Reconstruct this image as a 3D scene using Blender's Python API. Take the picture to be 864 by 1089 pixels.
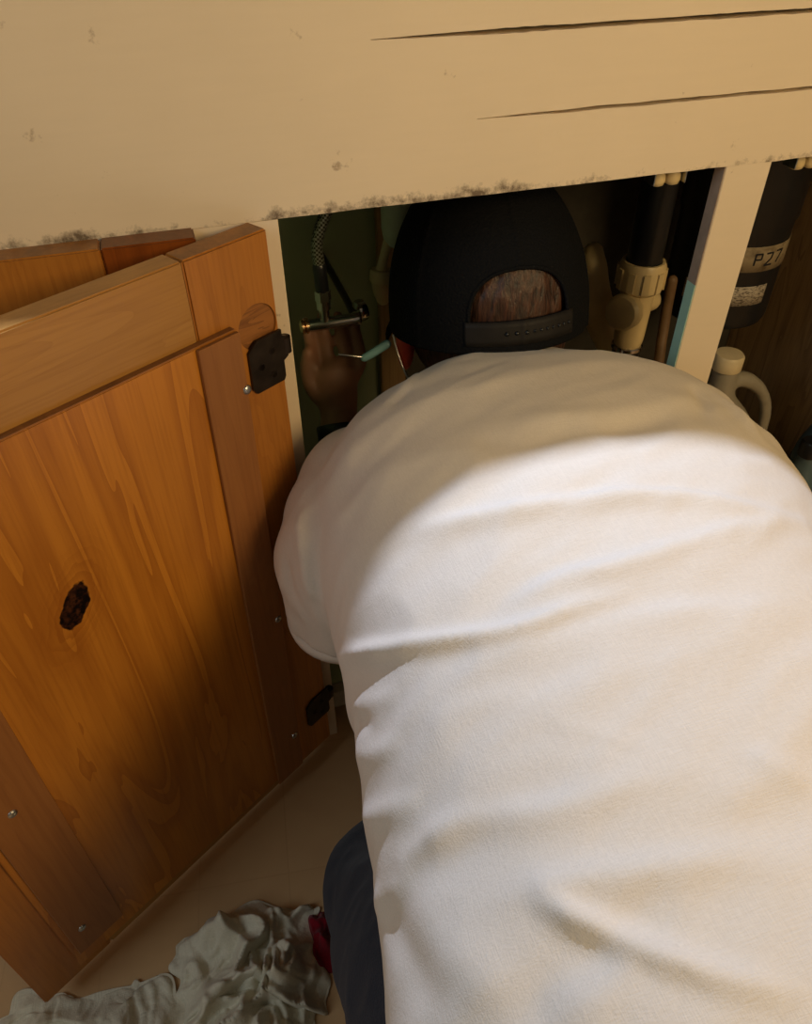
import bpy, bmesh, math, random
import numpy as np
from mathutils import Vector, Matrix, noise
random.seed(7)
S = bpy.context.scene
COL = S.collection
for o in list(bpy.data.objects): bpy.data.objects.remove(o)

# ---------------------------------------------------------------- camera
cam = bpy.data.cameras.new('camera'); camo = bpy.data.objects.new('camera', cam); COL.objects.link(camo)
R = ((0.9553, 0.1993, -0.2182), (-0.2955, 0.6280, -0.7199), (-0.0065, 0.7522, 0.6589))
m = Matrix(R).to_4x4(); m.translation = Vector((0, -.6, .93))
camo.matrix_world = Matrix.Translation(m.translation) @ m.to_quaternion().to_matrix().to_4x4()
cam.sensor_fit = 'HORIZONTAL'; cam.sensor_width = 36; cam.lens = 36 * 815 / 864
cam.clip_start = .01
S.camera = camo

# ---------------------------------------------------------------- light and exposure
w = bpy.data.worlds.new('world'); S.world = w; w.use_nodes = True
bg = w.node_tree.nodes['Background']; bg.inputs[0].default_value = (1.0, .80, .56, 1); bg.inputs[1].default_value = .115
# bright white task lamp above the sink; the worktop edge shades the cabinet front from it
sk = bpy.data.lights.new('sink_lamp', 'POINT'); sko = bpy.data.objects.new('sink_lamp', sk); COL.objects.link(sko)
sk.energy = 20.5; sk.color = (.87, 1.03, 1.38); sk.shadow_soft_size = .008; sko.location = (.24, .125, 1.165)
# soft cool fill light added on the left to brighten the post side
wl = bpy.data.lights.new('left_fill', 'AREA'); wlo = bpy.data.objects.new('left_fill', wl); COL.objects.link(wlo)
wl.energy = 7; wl.size = .8; wl.color = (.80, .92, 1.0); wlo.location = (-1.4, -.7, 1.6)
wlo.rotation_euler = (Vector((.3, -.1, .4)) - wlo.location).to_track_quat('-Z', 'Y').to_euler()
ar = bpy.data.lights.new('room_lamp', 'AREA'); aro = bpy.data.objects.new('room_lamp', ar); COL.objects.link(aro)
ar.energy = 9.0; ar.size = .4; ar.color = (1.0, .71, .34)
aro.location = (.75, -1.15, 1.20)
aro.rotation_euler = (Vector((.2, 0, .85)) - aro.location).to_track_quat('-Z', 'Y').to_euler()
S.view_settings.view_transform = 'Standard'; S.view_settings.look = 'None'
S.view_settings.exposure = 0; S.view_settings.gamma = 1; S.view_settings.use_curve_mapping = False

# ---------------------------------------------------------------- materials
def lin(r, g, b):
    f = lambda c: (c / 255 / 12.92) if c / 255 <= .04045 else ((c / 255 + .055) / 1.055) ** 2.4
    return (f(r), f(g), f(b), 1)
class NT:
    def __init__(s, name):
        s.m = bpy.data.materials.new(name); s.m.use_nodes = True; s.t = s.m.node_tree
        s.b = s.t.nodes['Principled BSDF']
    def n(s, t, **k):
        x = s.t.nodes.new(t)
        for a, v in k.items():
            if a.startswith('i_'):
                key = a[2:]
                x.inputs[int(key) if key.isdigit() else key.replace('_', ' ')].default_value = v
            else: setattr(x, a, v)
        return x
    def l(s, a, b): s.t.links.new(a, b)
    def coord(s, scale=(1, 1, 1), loc=(0, 0, 0), rot=(0, 0, 0)):
        c = s.n('ShaderNodeTexCoord'); mp = s.n('ShaderNodeMapping')
        mp.inputs['Scale'].default_value = scale; mp.inputs['Location'].default_value = loc; mp.inputs['Rotation'].default_value = rot
        s.l(c.outputs['Object'], mp.inputs['Vector']); return mp.outputs[0]
    def noise(s, vec, scale, detail=3, rough=.5, dist=0):
        x = s.n('ShaderNodeTexNoise'); x.inputs['Scale'].default_value = scale; x.inputs['Detail'].default_value = detail
        x.inputs['Roughness'].default_value = rough; x.inputs['Distortion'].default_value = dist
        s.l(vec, x.inputs['Vector']); return x.outputs['Fac']
    def ramp(s, fac, stops):
        r = s.n('ShaderNodeValToRGB'); e = r.color_ramp.elements
        while len(e) < len(stops): e.new(.5)
        for q, (p, c) in zip(e, stops): q.position = p; q.color = c if len(c) == 4 else (*c, 1)
        s.l(fac, r.inputs[0]); return r.outputs[0]
    def mix(s, f, a, b, mode='MIX'):
        x = s.n('ShaderNodeMix', data_type='RGBA', blend_type=mode)
        for k, v in ((0, f), (6, a), (7, b)):
            if hasattr(v, 'is_output') or isinstance(v, bpy.types.NodeSocket): s.l(v, x.inputs[k])
            else: x.inputs[k].default_value = v
        return x.outputs[2]
    def math(s, op, a, b=0.):
        x = s.n('ShaderNodeMath', operation=op)
        for k, v in ((0, a), (1, b)):
            if isinstance(v, bpy.types.NodeSocket): s.l(v, x.inputs[k])
            else: x.inputs[k].default_value = v
        return x.outputs[0]
    def bump(s, h, strength, dist=.001):
        x = s.n('ShaderNodeBump'); x.inputs['Strength'].default_value = strength; x.inputs['Distance'].default_value = dist
        s.l(h, x.inputs['Height']); s.l(x.outputs[0], s.b.inputs['Normal'])
    def fin(s, col=None, rough=.6, metal=0., spec=.5):
        if col is not None:
            if isinstance(col, bpy.types.NodeSocket): s.l(col, s.b.inputs['Base Color'])
            else: s.b.inputs['Base Color'].default_value = col
        s.b.inputs['Roughness'].default_value = rough; s.b.inputs['Metallic'].default_value = metal
        s.b.inputs['Specular IOR Level'].default_value = spec
        return s.m
def plain(name, c, rough=.5, metal=0., var=.15, scale=60, spec=.5):
    t = NT(name); v = t.coord()
    f = t.noise(v, scale, 4)
    d = tuple(x * (1 - var) for x in c[:3]) + (1,); u = tuple(min(1, x * (1 + var)) for x in c[:3]) + (1,)
    col = t.ramp(f, [(.3, d), (.7, u)])
    t.bump(f, .15, .0006)
    return t.fin(col, rough, metal, spec)
def paint(name, base, dirt_z=None):
    t = NT(name); v = t.coord()
    blot = t.noise(v, 7, 4); fine = t.noise(v, 160, 3)
    c = t.mix(blot, tuple(x * .9 for x in base[:3]) + (1,), tuple(min(1, x * 1.06) for x in base[:3]) + (1,))
    streak = t.noise(t.coord((3, 3, 30)), 6, 4)
    c = t.mix(t.math('MULTIPLY', streak, .22), c, tuple(x * .78 for x in base[:3]) + (1,))
    # small scattered marks and grime
    sp = t.noise(v, 34, 6, .65)
    spots = t.ramp(sp, [(.655, (0, 0, 0)), (.72, (1, 1, 1))])
    c = t.mix(t.math('MULTIPLY', spots, .55), c, (.16, .075, .025, 1))
    if dirt_z is not None:
        sx = t.n('ShaderNodeSeparateXYZ'); t.l(v, sx.inputs[0])
        d = t.math('ABSOLUTE', t.math('SUBTRACT', sx.outputs[2], dirt_z))
        near = t.n('ShaderNodeMapRange', i_1=.003, i_2=.028, i_3=1., i_4=0.); t.l(d, near.inputs[0])
        g = t.noise(v, 48, 6, .75); clus = t.noise(v, 9, 2)
        g2 = t.ramp(t.math('MULTIPLY', g, t.math('MULTIPLY', near.outputs[0], t.math('ADD', clus, .35))), [(.365, (0, 0, 0)), (.53, (1, 1, 1))])
        c = t.mix(t.math('MULTIPLY', g2, .85), c, (.06, .03, .012, 1))
    t.bump(t.math('ADD', t.math('MULTIPLY', fine, .3), blot), .25, .0012)
    return t.fin(c, .5, 0, .35)
def wood(name, light, dark, axis='Z', scale=1., rough=.38, seed=0., contrast=1., knots=()):
    t = NT(name)
    sc = {'Z': (1, 1, .13), 'X': (.13, 1, 1)}[axis]
    v = t.coord(sc, (seed, seed * .7, seed * .3))
    warp = t.noise(v, 5 * scale, 2)
    v2 = t.n('ShaderNodeVectorMath', operation='ADD'); sv = t.n('ShaderNodeVectorMath', operation='SCALE'); sv.inputs['Scale'].default_value = .35
    cmb = t.n('ShaderNodeCombineXYZ'); t.l(warp, cmb.inputs[0]); t.l(t.noise(v, 9 * scale, 2), cmb.inputs[2]); t.l(cmb.outputs[0], sv.inputs[0])
    t.l(v, v2.inputs[0]); t.l(sv.outputs[0], v2.inputs[1])
    rings = t.noise(v2.outputs[0], 14 * scale, 3, .55, .6)
    band = t.math('FRACT', t.math('MULTIPLY', rings, 5.))
    band = t.math('POWER', band, 2.2)
    fine = t.noise(t.coord({'Z': (1, 1, .035), 'X': (.035, 1, 1)}[axis]), 330, 3)
    big = t.noise(t.coord({'Z': (1, 1, .3), 'X': (.3, 1, 1)}[axis], (seed, 0, 0)), 8, 3)
    c = t.mix(big, light, tuple(x * .58 for x in light[:3]) + (1,))
    c = t.mix(t.math('MULTIPLY', band, .5 * contrast), c, dark)
    c = t.mix(t.math('MULTIPLY', t.ramp(fine, [(.45, (0, 0, 0)), (.72, (1, 1, 1))]), .30), c, dark)
    for (kx, kz, rx, rz) in knots:
        cc = t.coord(); q = t.n('ShaderNodeVectorMath', operation='SUBTRACT'); t.l(cc, q.inputs[0]); q.inputs[1].default_value = (kx, 0, kz)
        sp_ = t.n('ShaderNodeSeparateXYZ'); t.l(q.outputs[0], sp_.inputs[0]); cm_ = t.n('ShaderNodeCombineXYZ')
        t.l(t.math('ADD', sp_.outputs[0], t.math('MULTIPLY', sp_.outputs[2], .42)), cm_.inputs[0]); t.l(sp_.outputs[2], cm_.inputs[2]); q = cm_
        sq = t.n('ShaderNodeVectorMath', operation='MULTIPLY'); t.l(q.outputs[0], sq.inputs[0]); sq.inputs[1].default_value = (1 / rx, 0, 1 / rz)
        ln = t.n('ShaderNodeVectorMath', operation='LENGTH'); t.l(sq.outputs[0], ln.inputs[0])
        dd = t.math('ADD', ln.outputs['Value'], t.math('MULTIPLY', t.math('SUBTRACT', t.noise(cc, 70, 3, .6), .5), .7))
        halo = t.ramp(t.math('MULTIPLY', ln.outputs['Value'], .25), [(.22, (1, 1, 1)), (.75, (0, 0, 0))])
        ringk = t.math('FRACT', t.math('MULTIPLY', dd, 2.2))
        c = t.mix(t.math('MULTIPLY', halo, t.math('MULTIPLY', ringk, .5)), c, dark)
        inn = t.noise(cc, 210, 3, .7)
        kc = t.ramp(inn, [(.46, (.005, .002, .001)), (.68, (.07, .022, .008))])
        c = t.mix(t.ramp(dd, [(.92, (1, 1, 1)), (1.02, (0, 0, 0))]), c, kc)
    ge = t.n('ShaderNodeTexCoord'); sz = t.n('ShaderNodeSeparateXYZ'); t.l(ge.outputs['Normal'], sz.inputs[0])
    up_ = t.ramp(sz.outputs[2], [(.75, (0, 0, 0)), (.95, (1, 1, 1))])
    gr = t.ramp(t.noise(t.coord(), 38, 5, .7), [(.3, (.35, .35, .35)), (.7, (1, 1, 1))])
    c = t.mix(t.math('MULTIPLY', t.math('MULTIPLY', up_, gr), .85 if axis == 'Z' else .4), c, (.085, .035, .012, 1))
    t.bump(t.math('ADD', fine, band), .12, .0006)
    return t.fin(c, rough, 0, .4)

CREAM = lin(230, 212, 184)
M_paint = paint('cream_paint', CREAM, .71)
M_post = paint('cream_paint_post', CREAM)
M_mint = plain('mint_paint', lin(176, 216, 194), .5, var=.08, scale=20)
M_green = plain('green_paint', lin(118, 122, 98), .6, var=.12, scale=8)
M_brownwood = wood('raw_brown_wood', lin(196, 158, 112), lin(104, 74, 46), 'Z', 1.2, .8, 3)
M_panel = wood('pine_panel', lin(214, 140, 50), lin(136, 72, 21), 'Z', .8, .34, 0, .95, [(.236, .492, .0125, .0205)])
M_rail = wood('pine_rail', lin(200, 146, 74), lin(134, 84, 36), 'X', 1.1, .36, 2.2, .4)
M_stile = wood('pine_stile', lin(196, 128, 52), lin(124, 66, 24), 'Z', 1.3, .36, 5.1, .45)
M_batten = wood('ply_batten', lin(172, 114, 62), lin(118, 70, 36), 'Z', 1.5, .5, 8.3, .35)
M_worn = wood('worn_wood', lin(170, 110, 52), lin(78, 42, 18), 'X', 2.5, .6, 1.3, 1.)
M_black = plain('black_plastic', (.008, .009, .011, 1), .35)
M_hinge = plain('bronze_metal', (.035, .025, .018, 1), .38, .7, var=.4)
M_chrome = plain('chrome', (.55, .53, .50, 1), .18, 1., var=.1)
M_brass = plain('brass', (.75, .52, .28, 1), .25, 1., var=.1)
M_steel = plain('zinc_screw', (.5, .5, .48, 1), .3, 1., var=.2)
M_cream_plastic = plain('cream_plastic', lin(206, 184, 136), .4, var=.12, scale=25)
M_white_plastic = plain('white_plastic', lin(196, 204, 186), .4, var=.05)
M_lid = plain('ivory_plastic', lin(214, 196, 156), .45, var=.06)
M_jug = plain('grey_white_plastic', lin(150, 142, 124), .45, var=.08)
M_bluep = plain('pale_blue_plastic', lin(120, 165, 175), .4, var=.08)
M_bottle = plain('blue_grey_plastic', lin(84, 104, 112), .35, var=.12)
M_skin = plain('skin', lin(146, 104, 80), .5, var=.08, scale=30)
M_ear = plain('red_ear_skin', lin(226, 84, 66), .5, var=.1)
M_cap = NT('black_mesh_cloth'); _v = M_cap.coord(); _w = M_cap.n('ShaderNodeTexVoronoi', i_Scale=420.); M_cap.l(_v, _w.inputs['Vector'])
M_cap.bump(_w.outputs['Distance'], .8, .001); M_cap = M_cap.fin((.0045, .005, .0065, 1), .85, 0, .15)
M_darkstrap = plain('dark_strap', (.014, .012, .011, 1), .6, spec=.25)
M_floor = NT('lino'); _v = M_floor.coord()
_br = M_floor.n('ShaderNodeTexBrick', offset=0., i_Scale=1., i_Mortar_Size=.0011, i_Brick_Width=.105, i_Row_Height=.17, i_Mortar_Smooth=.6)
_br.inputs['Color1'].default_value = lin(212, 176, 128); _br.inputs['Color2'].default_value = lin(206, 170, 122); _br.inputs['Mortar'].default_value = lin(196, 160, 114)
_mp = M_floor.coord(rot=(0, 0, .12)); M_floor.l(_mp, _br.inputs['Vector'])
_c = M_floor.mix(M_floor.noise(_v, 12, 5), _br.outputs[0], lin(184, 146, 104)); M_floor.bump(M_floor.noise(_v, 90, 3), .08)
M_floor = M_floor.fin(_c, .35, 0, .4)
def cloth(name, c, c2, weave=900., bs=.35):
    t = NT(name); v = t.coord()
    a = t.noise(t.coord((1, .10, 1)), weave, 2); b = t.noise(t.coord((.10, 1, 1)), weave, 2); g = t.noise(v, 260, 4, .6)
    h = t.math('ADD', a, b)
    col = t.mix(t.math('MULTIPLY', h, .5), c2, c)
    col = t.mix(t.math('MULTIPLY', g, .25), col, c2)
    t.bump(t.math('ADD', h, g), bs, .0008)
    m_ = t.fin(col, .9, 0, .1)
    t.b.inputs['Sheen Weight'].default_value = .15
    return m_
M_shirt = cloth('white_cotton', lin(226, 215, 200), lin(200, 189, 173), 1100, .26)
M_denim = cloth('navy_denim', lin(46, 56, 74), lin(19, 24, 33), 1400, .5)
M_rag = cloth('grey_rag_cloth', lin(232, 226, 204), lin(184, 177, 154), 700, .5)
M_red = cloth('red_cloth', lin(150, 20, 40), lin(90, 8, 20), 800)
M_hair = NT('reddish_hair'); _h = M_hair.noise(M_hair.coord((1, 1, .12)), 260, 4, .6)
_c = M_hair.ramp(_h, [(.35, (.012, .005, .003)), (.7, (.09, .034, .016))]); M_hair.bump(_h, .9, .002); M_hair = M_hair.fin(_c, .45, 0, .5)

# ---------------------------------------------------------------- mesh helpers
def link(name, me, mat=None, parent=None, smooth=False):
    o = bpy.data.objects.new(name, me); COL.objects.link(o)
    if mat is not None:
        me.materials.clear(); me.materials.append(mat)
    if parent is not None: o.parent = parent
    if smooth:
        for p in me.polygons: p.use_smooth = True
    return o
def tag(o, label, cat=None, group=None, kind=None):
    o['label'] = label
    if cat: o['category'] = cat
    if group: o['group'] = group
    if kind: o['kind'] = kind
    return o
def empty(name, label, cat, loc=(0, 0, 0), rz=0, group=None):
    o = bpy.data.objects.new(name, None); COL.objects.link(o); o.location = loc; o.rotation_euler = (0, 0, rz); o.empty_display_size = .02
    return tag(o, label, cat, group)
def bmesh_to(name, bm, mat, parent=None, smooth=False):
    me = bpy.data.meshes.new(name); bmesh.ops.recalc_face_normals(bm, faces=bm.faces); bm.to_mesh(me); bm.free()
    return link(name, me, mat, parent, smooth)
def bx(bm, lo, hi, bev=0.):
    r = bmesh.ops.create_cube(bm, size=1)
    vs = r['verts']
    for v in vs:
        v.co = Vector([lo[i] + (v.co[i] + .5) * (hi[i] - lo[i]) for i in range(3)])
    if bev:
        es = {e for v in vs for e in v.link_edges}
        bmesh.ops.bevel(bm, geom=list(es), offset=bev, segments=2, affect='EDGES', clamp_overlap=True)
def box(name, lo, hi, mat, parent=None, bev=.001):
    bm = bmesh.new(); bx(bm, lo, hi, bev); return bmesh_to(name, bm, mat, parent)
def cr(pts, n):
    """catmull-rom through pts (tuples incl. radius), n samples per span"""
    P = [np.array(p, float) for p in pts]; P = [2 * P[0] - P[1]] + P + [2 * P[-1] - P[-2]]
    out = []
    for i in range(1, len(P) - 2):
        for k in range(n):
            t = k / n; a, b, c, d = P[i - 1:i + 3]
            out.append(.5 * ((2 * b) + (-a + c) * t + (2 * a - 5 * b + 4 * c - d) * t * t + (-a + 3 * b - 3 * c + d) * t ** 3))
    out.append(P[-2]); return out
def tube(bm, pts, seg=16, n=6, round_ends=True, squash=1., up=(0, 0, 1)):
    """pts: (x,y,z,r)"""
    Q = cr(pts, n) if len(pts) > 2 else [np.array(p, float) for p in pts]
    if round_ends:
        def cap(a, b):
            d = a[:3] - b[:3]; d = d / (np.linalg.norm(d) + 1e-9); r = a[3]
            return [np.array([*(a[:3] + d * r * math.sin(t)), r * math.cos(t)]) for t in (.5, 1.0, 1.35, 1.52)]
        Q = cap(Q[0], Q[1])[::-1] + Q + cap(Q[-1], Q[-2])
    rings = []; u = Vector(up); prev = None
    for i, q in enumerate(Q):
        a = Q[max(i - 1, 0)][:3]; b = Q[min(i + 1, len(Q) - 1)][:3]
        d = Vector(b - a).normalized()
        if prev is None:
            s = d.cross(u)
            if s.length < .1: s = d.cross(Vector((1, 0, 0)))
            s.normalize()
        else:
            s = (prev - d * prev.dot(d)).normalized()
        prev = s; t = s.cross(d)
        c = Vector(q[:3])
        rings.append([bm.verts.new(c + (s * math.cos(A) + t * math.sin(A) * squash) * q[3]) for A in [2 * math.pi * k / seg for k in range(seg)]])
    for r0, r1 in zip(rings, rings[1:]):
        for k in range(seg): bm.faces.new((r0[k], r0[(k + 1) % seg], r1[(k + 1) % seg], r1[k]))
    bm.faces.new(rings[0]); bm.faces.new(rings[-1][::-1])
def lathe(bm, prof, origin=(0, 0, 0), axis=(0, 0, 1), seg=28, cap=True):
    """prof: list of (r, h) along axis"""
    q = Vector((0, 0, 1)).rotation_difference(Vector(axis)).to_matrix(); o = Vector(origin)
    rings = [[bm.verts.new(o + q @ Vector((r * math.cos(2 * math.pi * k / seg), r * math.sin(2 * math.pi * k / seg), h))) for k in range(seg)] for r, h in prof]
    for r0, r1 in zip(rings, rings[1:]):
        for k in range(seg): bm.faces.new((r0[k], r0[(k + 1) % seg], r1[(k + 1) % seg], r1[k]))
    if cap: bm.faces.new(rings[0][::-1]); bm.faces.new(rings[-1])
def lathe_obj(name, prof, mat, parent=None, origin=(0, 0, 0), axis=(0, 0, 1), seg=28, smooth=True):
    bm = bmesh.new(); lathe(bm, prof, origin, axis, seg); o = bmesh_to(name, bm, mat, parent)
    if smooth: autosmooth(o)
    return o
def autosmooth(o, ang=40):
    me = o.data; bm = bmesh.new(); bm.from_mesh(me)
    for f in bm.faces: f.smooth = True
    for e in bm.edges:
        if len(e.link_faces) == 2 and e.calc_face_angle(0) > math.radians(ang): e.smooth = False
    bm.to_mesh(me); bm.free()
def tube_obj(name, pts, mat, parent=None, **k):
    bm = bmesh.new(); tube(bm, pts, **k); return bmesh_to(name, bm, mat, parent, True)
def ellip(bm, c, r, rot=None, seg=32):
    M = Matrix.Translation(c) @ (rot.to_4x4() if rot is not None else Matrix()) @ Matrix.Diagonal((*r, 1))
    bmesh.ops.create_uvsphere(bm, u_segments=seg, v_segments=seg // 2, radius=1, matrix=M)
def fuse(bm, voxel, smooth=4, lam=.5):
    """weld overlapping closed shapes in bm into one continuous surface"""
    me = bpy.data.meshes.new('tmp'); bmesh.ops.recalc_face_normals(bm, faces=bm.faces); bm.to_mesh(me); bm.free()
    o = bpy.data.objects.new('tmp', me); COL.objects.link(o)
    md = o.modifiers.new('r', 'REMESH'); md.mode = 'VOXEL'; md.voxel_size = voxel
    if smooth:
        sm = o.modifiers.new('s', 'SMOOTH'); sm.factor = lam; sm.iterations = smooth
    dg = bpy.context.evaluated_depsgraph_get(); dg.update()
    res = bpy.data.meshes.new_from_object(o.evaluated_get(dg), depsgraph=dg)
    bpy.data.objects.remove(o); return res
def boolean(o, cutters):
    md = []
    for c in cutters:
        q = o.modifiers.new('b', 'BOOLEAN'); q.object = c; q.operation = 'DIFFERENCE'; q.solver = 'EXACT'
    dg = bpy.context.evaluated_depsgraph_get(); dg.update()
    res = bpy.data.meshes.new_from_object(o.evaluated_get(dg), depsgraph=dg)
    o.modifiers.clear(); o.data = res
    for c in cutters: bpy.data.objects.remove(c)

# ---------------------------------------------------------------- setting
fl = box('floor', (-1.6, -1.8, -.03), (1.8, .60, 0), M_floor, None, 0); fl['kind'] = 'structure'; fl['label'] = 'tan vinyl floor with faint grid lines'
wb = box('wall_back', (-1.6, .60, 0), (1.8, .66, 1.5), plain('wall_green', lin(140, 140, 110), .8), None, 0); wb['kind'] = 'structure'; wb['label'] = 'house wall behind the sink cabinet'

# ---------------------------------------------------------------- sink cabinet
cab = empty('sink_cabinet', 'cream painted sink cabinet with a long slotted front board and open cupboard', 'cabinet')
bm = bmesh.new()
# front board: wobbly cut lower edge
def board(bm, x0, x1, z0, z1, y0, y1, wob=.0009, n=120):
    f = []; b = []
    for i in range(n + 1):
        x = x0 + (x1 - x0) * i / n; z = z0 + wob * (noise.noise(Vector((x * 40, 0, 3))) + .6 * noise.noise(Vector((x * 130, 2, 3))))
        f.append((bm.verts.new((x, y0, z)), bm.verts.new((x, y0, z1)))); b.append((bm.verts.new((x, y1, z)), bm.verts.new((x, y1, z1))))
    for i in range(n):
        bm.faces.new((f[i][0], f[i + 1][0], f[i + 1][1], f[i][1])); bm.faces.new((b[i + 1][0], b[i][0], b[i][1], b[i + 1][1]))
        bm.faces.new((f[i][0], b[i][0], b[i + 1][0], f[i + 1][0])); bm.faces.new((f[i][1], f[i + 1][1], b[i + 1][1], b[i][1]))
    bm.faces.new((f[0][0], f[0][1], b[0][1], b[0][0])); bm.faces.new((f[n][0], b[n][0], b[n][1], f[n][1]))
board(bm, -1.3, 1.45, .71, .898, 0, .019)
fb = bmesh_to('front_board', bm, M_paint, cab)
def slot_cutter(x0, x1, z, h, seed):
    bm = bmesh.new(); n = 90; top = []; bot = []
    for i in range(n + 1):
        x = x0 + (x1 - x0) * i / n; tp = min(1, .12 + i / 14)
        c = z + .0005 * noise.noise(Vector((x * 30, seed, 0))); hh = h * tp * (.8 + .5 * abs(noise.noise(Vector((x * 60, seed, 5)))))
        top.append((x, c + hh / 2)); bot.append((x, c - hh / 2))
    poly = bot + top[::-1]
    v0 = [bm.verts.new((x, -.01, zz)) for x, zz in poly]; v1 = [bm.verts.new((x, .03, zz)) for x, zz in poly]
    bm.faces.new(v0); bm.faces.new(v1[::-1]); L = len(poly)
    for i in range(L): bm.faces.new((v0[i], v1[i], v1[(i + 1) % L], v0[(i + 1) % L]))
    return bmesh_to('cut', bm, None)
boolean(fb, [slot_cutter(.159, .86, .8255, .0038, 1), slot_cutter(.242, .90, .768, .0032, 9)])
# stile left of the opening, solid frame further left
bm = bmesh.new(); bx(bm, (-.02, 0, 0), (.08, .019, .7105), .0008); bmesh_to('stile', bm, M_post, cab)
bm = bmesh.new(); bx(bm, (-1.3, 0, 0), (-.021, .019, .7105), .0008); bmesh_to('left_front', bm, M_post, cab)
# centre post, its side mint lower down and grey brown above
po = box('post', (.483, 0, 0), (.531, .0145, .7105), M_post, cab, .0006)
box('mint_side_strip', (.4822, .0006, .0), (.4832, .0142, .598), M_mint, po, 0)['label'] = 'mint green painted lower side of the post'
box('upper_side_strip', (.4822, .0006, .598), (.4832, .0142, .7098), plain('grey_brown_side', lin(164, 142, 122), .8), po, 0)['label'] = 'grey brown upper side of the post'
bm = bmesh.new(); bx(bm, (.96, 0, 0), (1.45, .019, .7105), .0008); bmesh_to('right_front', bm, M_post, cab)
box('bottom_rail', (.0805, .004, .055), (.4825, .019, .088), M_jug, cab)
box('bottom_rail', (.5315, .004, .055), (.96, .019, .088), M_jug, cab)
box('cabinet_floor', (.06, .0195, .072), (.96, .40, .088), plain('pale_green_floor_paint', lin(176, 182, 140), .6, var=.1, scale=8), cab)
box('back_panel', (.045, .40, 0), (.28, .415, .898), plain('green_paint_lit', lin(164, 172, 140), .6, var=.12, scale=8), cab)['label'] = 'green part of the back panel, coloured paler for the light on it'  # panel split in two: lit left and shaded right put into the colours
box('back_panel', (.2805, .40, 0), (.98, .415, .898), plain('board_shade', lin(58, 52, 42), .8), cab)['label'] = 'part of the back panel coloured dark for the shade there'
box('side_panel', (.045, .0195, 0), (.06, .40, .898), M_mint, cab)
box('partition', (.90, .0195, .088), (.918, .3995, .898), M_brownwood, cab)['label'] = 'rough brown wooden partition at the right'
# worktop
wt = box('worktop', (-1.3, -.004, .899), (1.45, .598, .93), plain('worktop_laminate', lin(190, 180, 160), .4), None, .003)
tag(wt, 'pale worktop slab resting on the long cream cabinet front', 'worktop')

# neighbour cupboard door, closed, overlaying the face
nd = empty('cupboard_door', 'closed pine cupboard door lying flat against the cream cabinet left of the opening', 'door', (.015, -.0015, 0))
bm = bmesh.new(); bx(bm, (-.067, -.022, .04), (0, 0, .712), .0012); bmesh_to('stile', bm, wood('pine_stile_dark', lin(150, 78, 24), lin(84, 36, 10), 'Z', 1.3, .36, 7.7, .9), nd)
bm = bmesh.new(); bx(bm, (-.42, -.022, .630), (-.0675, 0, .712), .0012); bmesh_to('rail', bm, M_stile, nd)
bm = bmesh.new(); bx(bm, (-.42, -.022, .04), (-.0675, 0, .11), .0012); bmesh_to('rail', bm, M_rail, nd)
bm = bmesh.new(); bx(bm, (-.505, -.022, .04), (-.4205, 0, .712), .0012); bmesh_to('stile', bm, M_stile, nd)
bm = bmesh.new(); bx(bm, (-.42, -.016, .1105), (-.0675, -.006, .6295)); bmesh_to('panel', bm, M_panel, nd)

# ---------------------------------------------------------------- the open door
ang = math.atan2(-.528, -.849) + math.radians(.3)
sag = 0.0
DM = Matrix.Translation((.068, -.019, .37)) @ Matrix.Rotation(ang, 4, "Z") @ Matrix.Rotation(sag, 4, "Y") @ Matrix.Translation((0, 0, -.37))
od = empty('cupboard_door', 'large open pine cupboard door showing its inner plywood panel with a dark knot', 'door', DM.translation, ang); od.rotation_euler = (0, sag, ang)
# local: x = away from hinge, +y = side facing the viewer (inner face), z up; frame front at y=0
T = -.0215
Wd = .415
def op(name, lo, hi, mat, par=od, bev=.0014): return box(name, lo, hi, mat, par, bev)
st = op('stile', (0, T, .03), (.078, 0, .711), M_stile)
rl = op('rail', (.0784, T, .628), (Wd - .0004 - .078, 0, .711), M_rail)
op('rail', (.0784, T, .03), (Wd - .0784, 0, .11), M_rail)
op('stile', (Wd - .078, T, .03), (Wd, 0, .711), M_stile)
# hinge cup boring
cut = lathe_obj('cut', [(.0195, -.01), (.0195, .01)], None, None, (.0215, 0.0075, .638), (0, 1, 0), 48)
cut.matrix_world = DM
boolean(st, [cut])
lathe_obj('boring_floor', [(.0192, 0), (.0192, .0004)], M_worn, st, (.0215, -.0024, .638), (0, 1, 0), 40)['label'] = 'worn round hollow bored for an old hinge'
# plywood panel
pn = op('panel', (.048, .0003, .052), (.372, .0062, .648), M_panel, od, .0006)
edge = op('panel_edge', (.0482, .0004, .6481), (.3718, .0060, .6492), M_batten, pn, 0); edge['label'] = 'rough sawn top edge of the plywood panel'
def batten(x0, x1, x0b, x1b, z0, z1):
    bm = bmesh.new(); y0, y1 = .0064, .0105
    co = [(x0b, z0), (x1b, z0), (x1, z1), (x0, z1)]
    a = [bm.verts.new((x, y0, z)) for x, z in co]; b = [bm.verts.new((x, y1, z)) for x, z in co]
    bm.faces.new(a); bm.faces.new(b[::-1])
    for i in range(4): bm.faces.new((a[i], b[i], b[(i + 1) % 4], a[(i + 1) % 4]))
    bmesh.ops.recalc_face_normals(bm, faces=bm.faces)
    bmesh.ops.bevel(bm, geom=list(bm.edges), offset=.0006, segments=1, affect='EDGES')
    return bmesh_to('batten', bm, M_batten, od)
b1 = batten(.047, .086, .058, .098, .047, .6475)
b2 = batten(.3135, .3655, .3155, .3665, .078, .640)
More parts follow.
